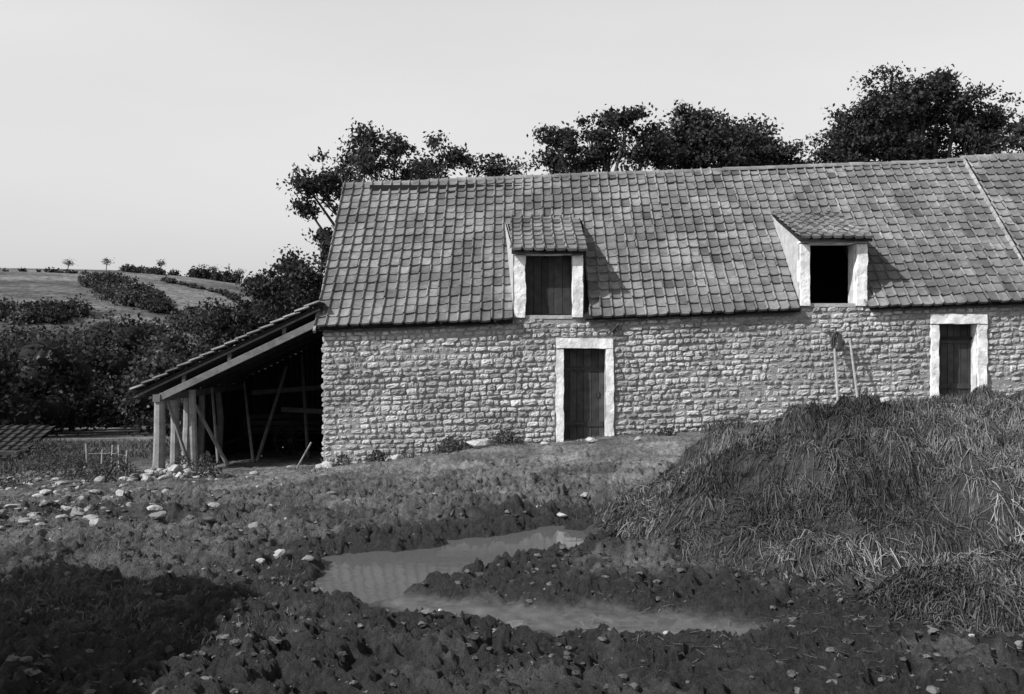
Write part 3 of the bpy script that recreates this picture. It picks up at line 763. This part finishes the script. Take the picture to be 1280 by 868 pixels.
# ---------------------------------------------------------------- fence + low hut at the left
fe=empty('wooden_fence'); b=B(); pts=[(-8.6,21.3),(-8.95,21.8),(-9.3,22.2),(-9.75,22.7),(-10.3,23.2)]
for (x,y) in pts:
    g=g1(x,y); b.tube((x,y,g-.1),(x+random.uniform(-.04,.04),y,g+random.uniform(.45,.62)),.035,.03,6,1.1)
for (p_,q_) in zip(pts[:-1],pts[1:]):
    b.tube((p_[0],p_[1],g1(*p_)+.38),(q_[0],q_[1],g1(*q_)+.36),.008,.008,4,.7)
b.build('posts_and_wire',M_timber,fe)
ls=empty('low_tiled_hut'); b=B()
b.box((-14.5,26.2,-1.3),(3.0,2.2,1.3)); b.build('walls',M_wood,ls)
tiles('hut_roof_tiles',(-16.2,25.0,-.82),(1,0,0),(0,1.3,.42),.25,.28,13,8,ls,None,M_dtile,sag=.05,seed=60)
b=B(); b.add([(-16.15,25.05,-.88),(-12.95,25.05,-.88),(-12.95,27.1,-.22),(-16.15,27.1,-.22)],[(0,1,2,3)]); b.build('roof_deck',M_dark,ls)

# ---------------------------------------------------------------- outbuilding outside the view (casts the shadow bottom left)
nb=empty('neighbouring_outbuilding'); b=B()
x0,x1,y0,y1,h,hr=-13,-6.5,-5,5.45,4.1,5.3; xm=-9.6
b.add([(x0,y0,-1),(x1,y0,-1),(x1,y1,-1),(x0,y1,-1),(x0,y0,h),(x1,y0,h),(x1,y1,h),(x0,y1,h),(xm,y0,hr),(xm,y1,hr)],
 [(0,1,5,8,4),(3,7,9,6,2),(1,2,6,5),(0,4,7,3)]); b.build('walls',M_mortar,nb)
b=B(); b.add([(x0-.1,y0-.1,h),(xm,y0-.1,hr+.03),(xm,y1+.05,hr+.03),(x0-.1,y1+.05,h),(x1+.1,y0-.1,h-.02),(x1+.1,y1+.05,h-.02)],[(0,1,2,3),(1,4,5,2)]); b.build('roof',M_tile,nb)
b=B(); b.box((x1+.02,2,1.2),(.06,1.0,2.1)); b.box((x1+.02,-1.5,1.9),(.06,.9,1.0)); b.build('door_and_window',M_wood,nb)

# ---------------------------------------------------------------- light, sky, camera
ld=Vector((.85,.5,-.80)).normalized()
el=math.asin(-ld.z); az=math.atan2(-ld.x,-ld.y)
su=bpy.data.lights.new('sun','SUN'); su.energy=5.0; su.angle=math.radians(.5); su.color=(1,1,1)
so=bpy.data.objects.new('sun',su); so.rotation_euler=ld.to_track_quat('-Z','Y').to_euler(); scene.collection.objects.link(so)
w=bpy.data.worlds.new('World'); scene.world=w; w.use_nodes=True; nt=w.node_tree
bg=nt.nodes['Background']; sk=nt.nodes.new('ShaderNodeTexSky'); sk.sky_type='NISHITA'; sk.sun_disc=False
sk.sun_elevation=el; sk.sun_rotation=az; sk.dust_density=3; sk.air_density=1.0; sk.ozone_density=.5
bw=nt.nodes.new('ShaderNodeRGBToBW'); nt.links.new(sk.outputs[0],bw.inputs[0])
# thin bright haze filling the lower sky, thinning to the zenith (film records it almost white)
tc=nt.nodes.new('ShaderNodeTexCoord'); sx=nt.nodes.new('ShaderNodeSeparateXYZ'); nt.links.new(tc.outputs['Generated'],sx.inputs[0])
nz=nt.nodes.new('ShaderNodeTexNoise'); nz.inputs['Scale'].default_value=1.6; nz.inputs['Detail'].default_value=5
mp=nt.nodes.new('ShaderNodeMapping'); mp.inputs['Scale'].default_value=(1,1,4); nt.links.new(tc.outputs['Generated'],mp.inputs[0]); nt.links.new(mp.outputs[0],nz.inputs['Vector'])
cv=nt.nodes.new('ShaderNodeFloatCurve'); nt.links.new(sx.outputs['Z'],cv.inputs['Value'])
c_=cv.mapping.curves[0]; c_.points[0].location=(0,.68); c_.points[1].location=(1,.02)
for q in((.08,.75),(.2,.92),(.36,.96),(.52,.40),(.75,.05)): c_.points.new(*q)
cv.mapping.update()
r2=nt.nodes.new('ShaderNodeMapRange'); nt.links.new(nz.outputs['Fac'],r2.inputs['Value'])
for k_,v_ in zip(('From Min','From Max','To Min','To Max'),(.3,.7,5.8,6.7)): r2.inputs[k_].default_value=v_
mu=nt.nodes.new('ShaderNodeMath'); mu.operation='MULTIPLY'; nt.links.new(cv.outputs[0],mu.inputs[0]); nt.links.new(r2.outputs[0],mu.inputs[1])
ad=nt.nodes.new('ShaderNodeMath'); ad.operation='ADD'; nt.links.new(bw.outputs[0],ad.inputs[0]); nt.links.new(mu.outputs[0],ad.inputs[1])
nt.links.new(ad.outputs[0],bg.inputs['Color'])
bg.inputs['Strength'].default_value=.088
cam=bpy.data.cameras.new('camera'); co=bpy.data.objects.new('camera',cam); scene.collection.objects.link(co)
co.location=(0,0,2.1); co.rotation_euler=(math.radians(90),0,0); cam.sensor_width=36; cam.lens=33.6; cam.clip_end=4000; cam.clip_start=.05
scene.camera=co
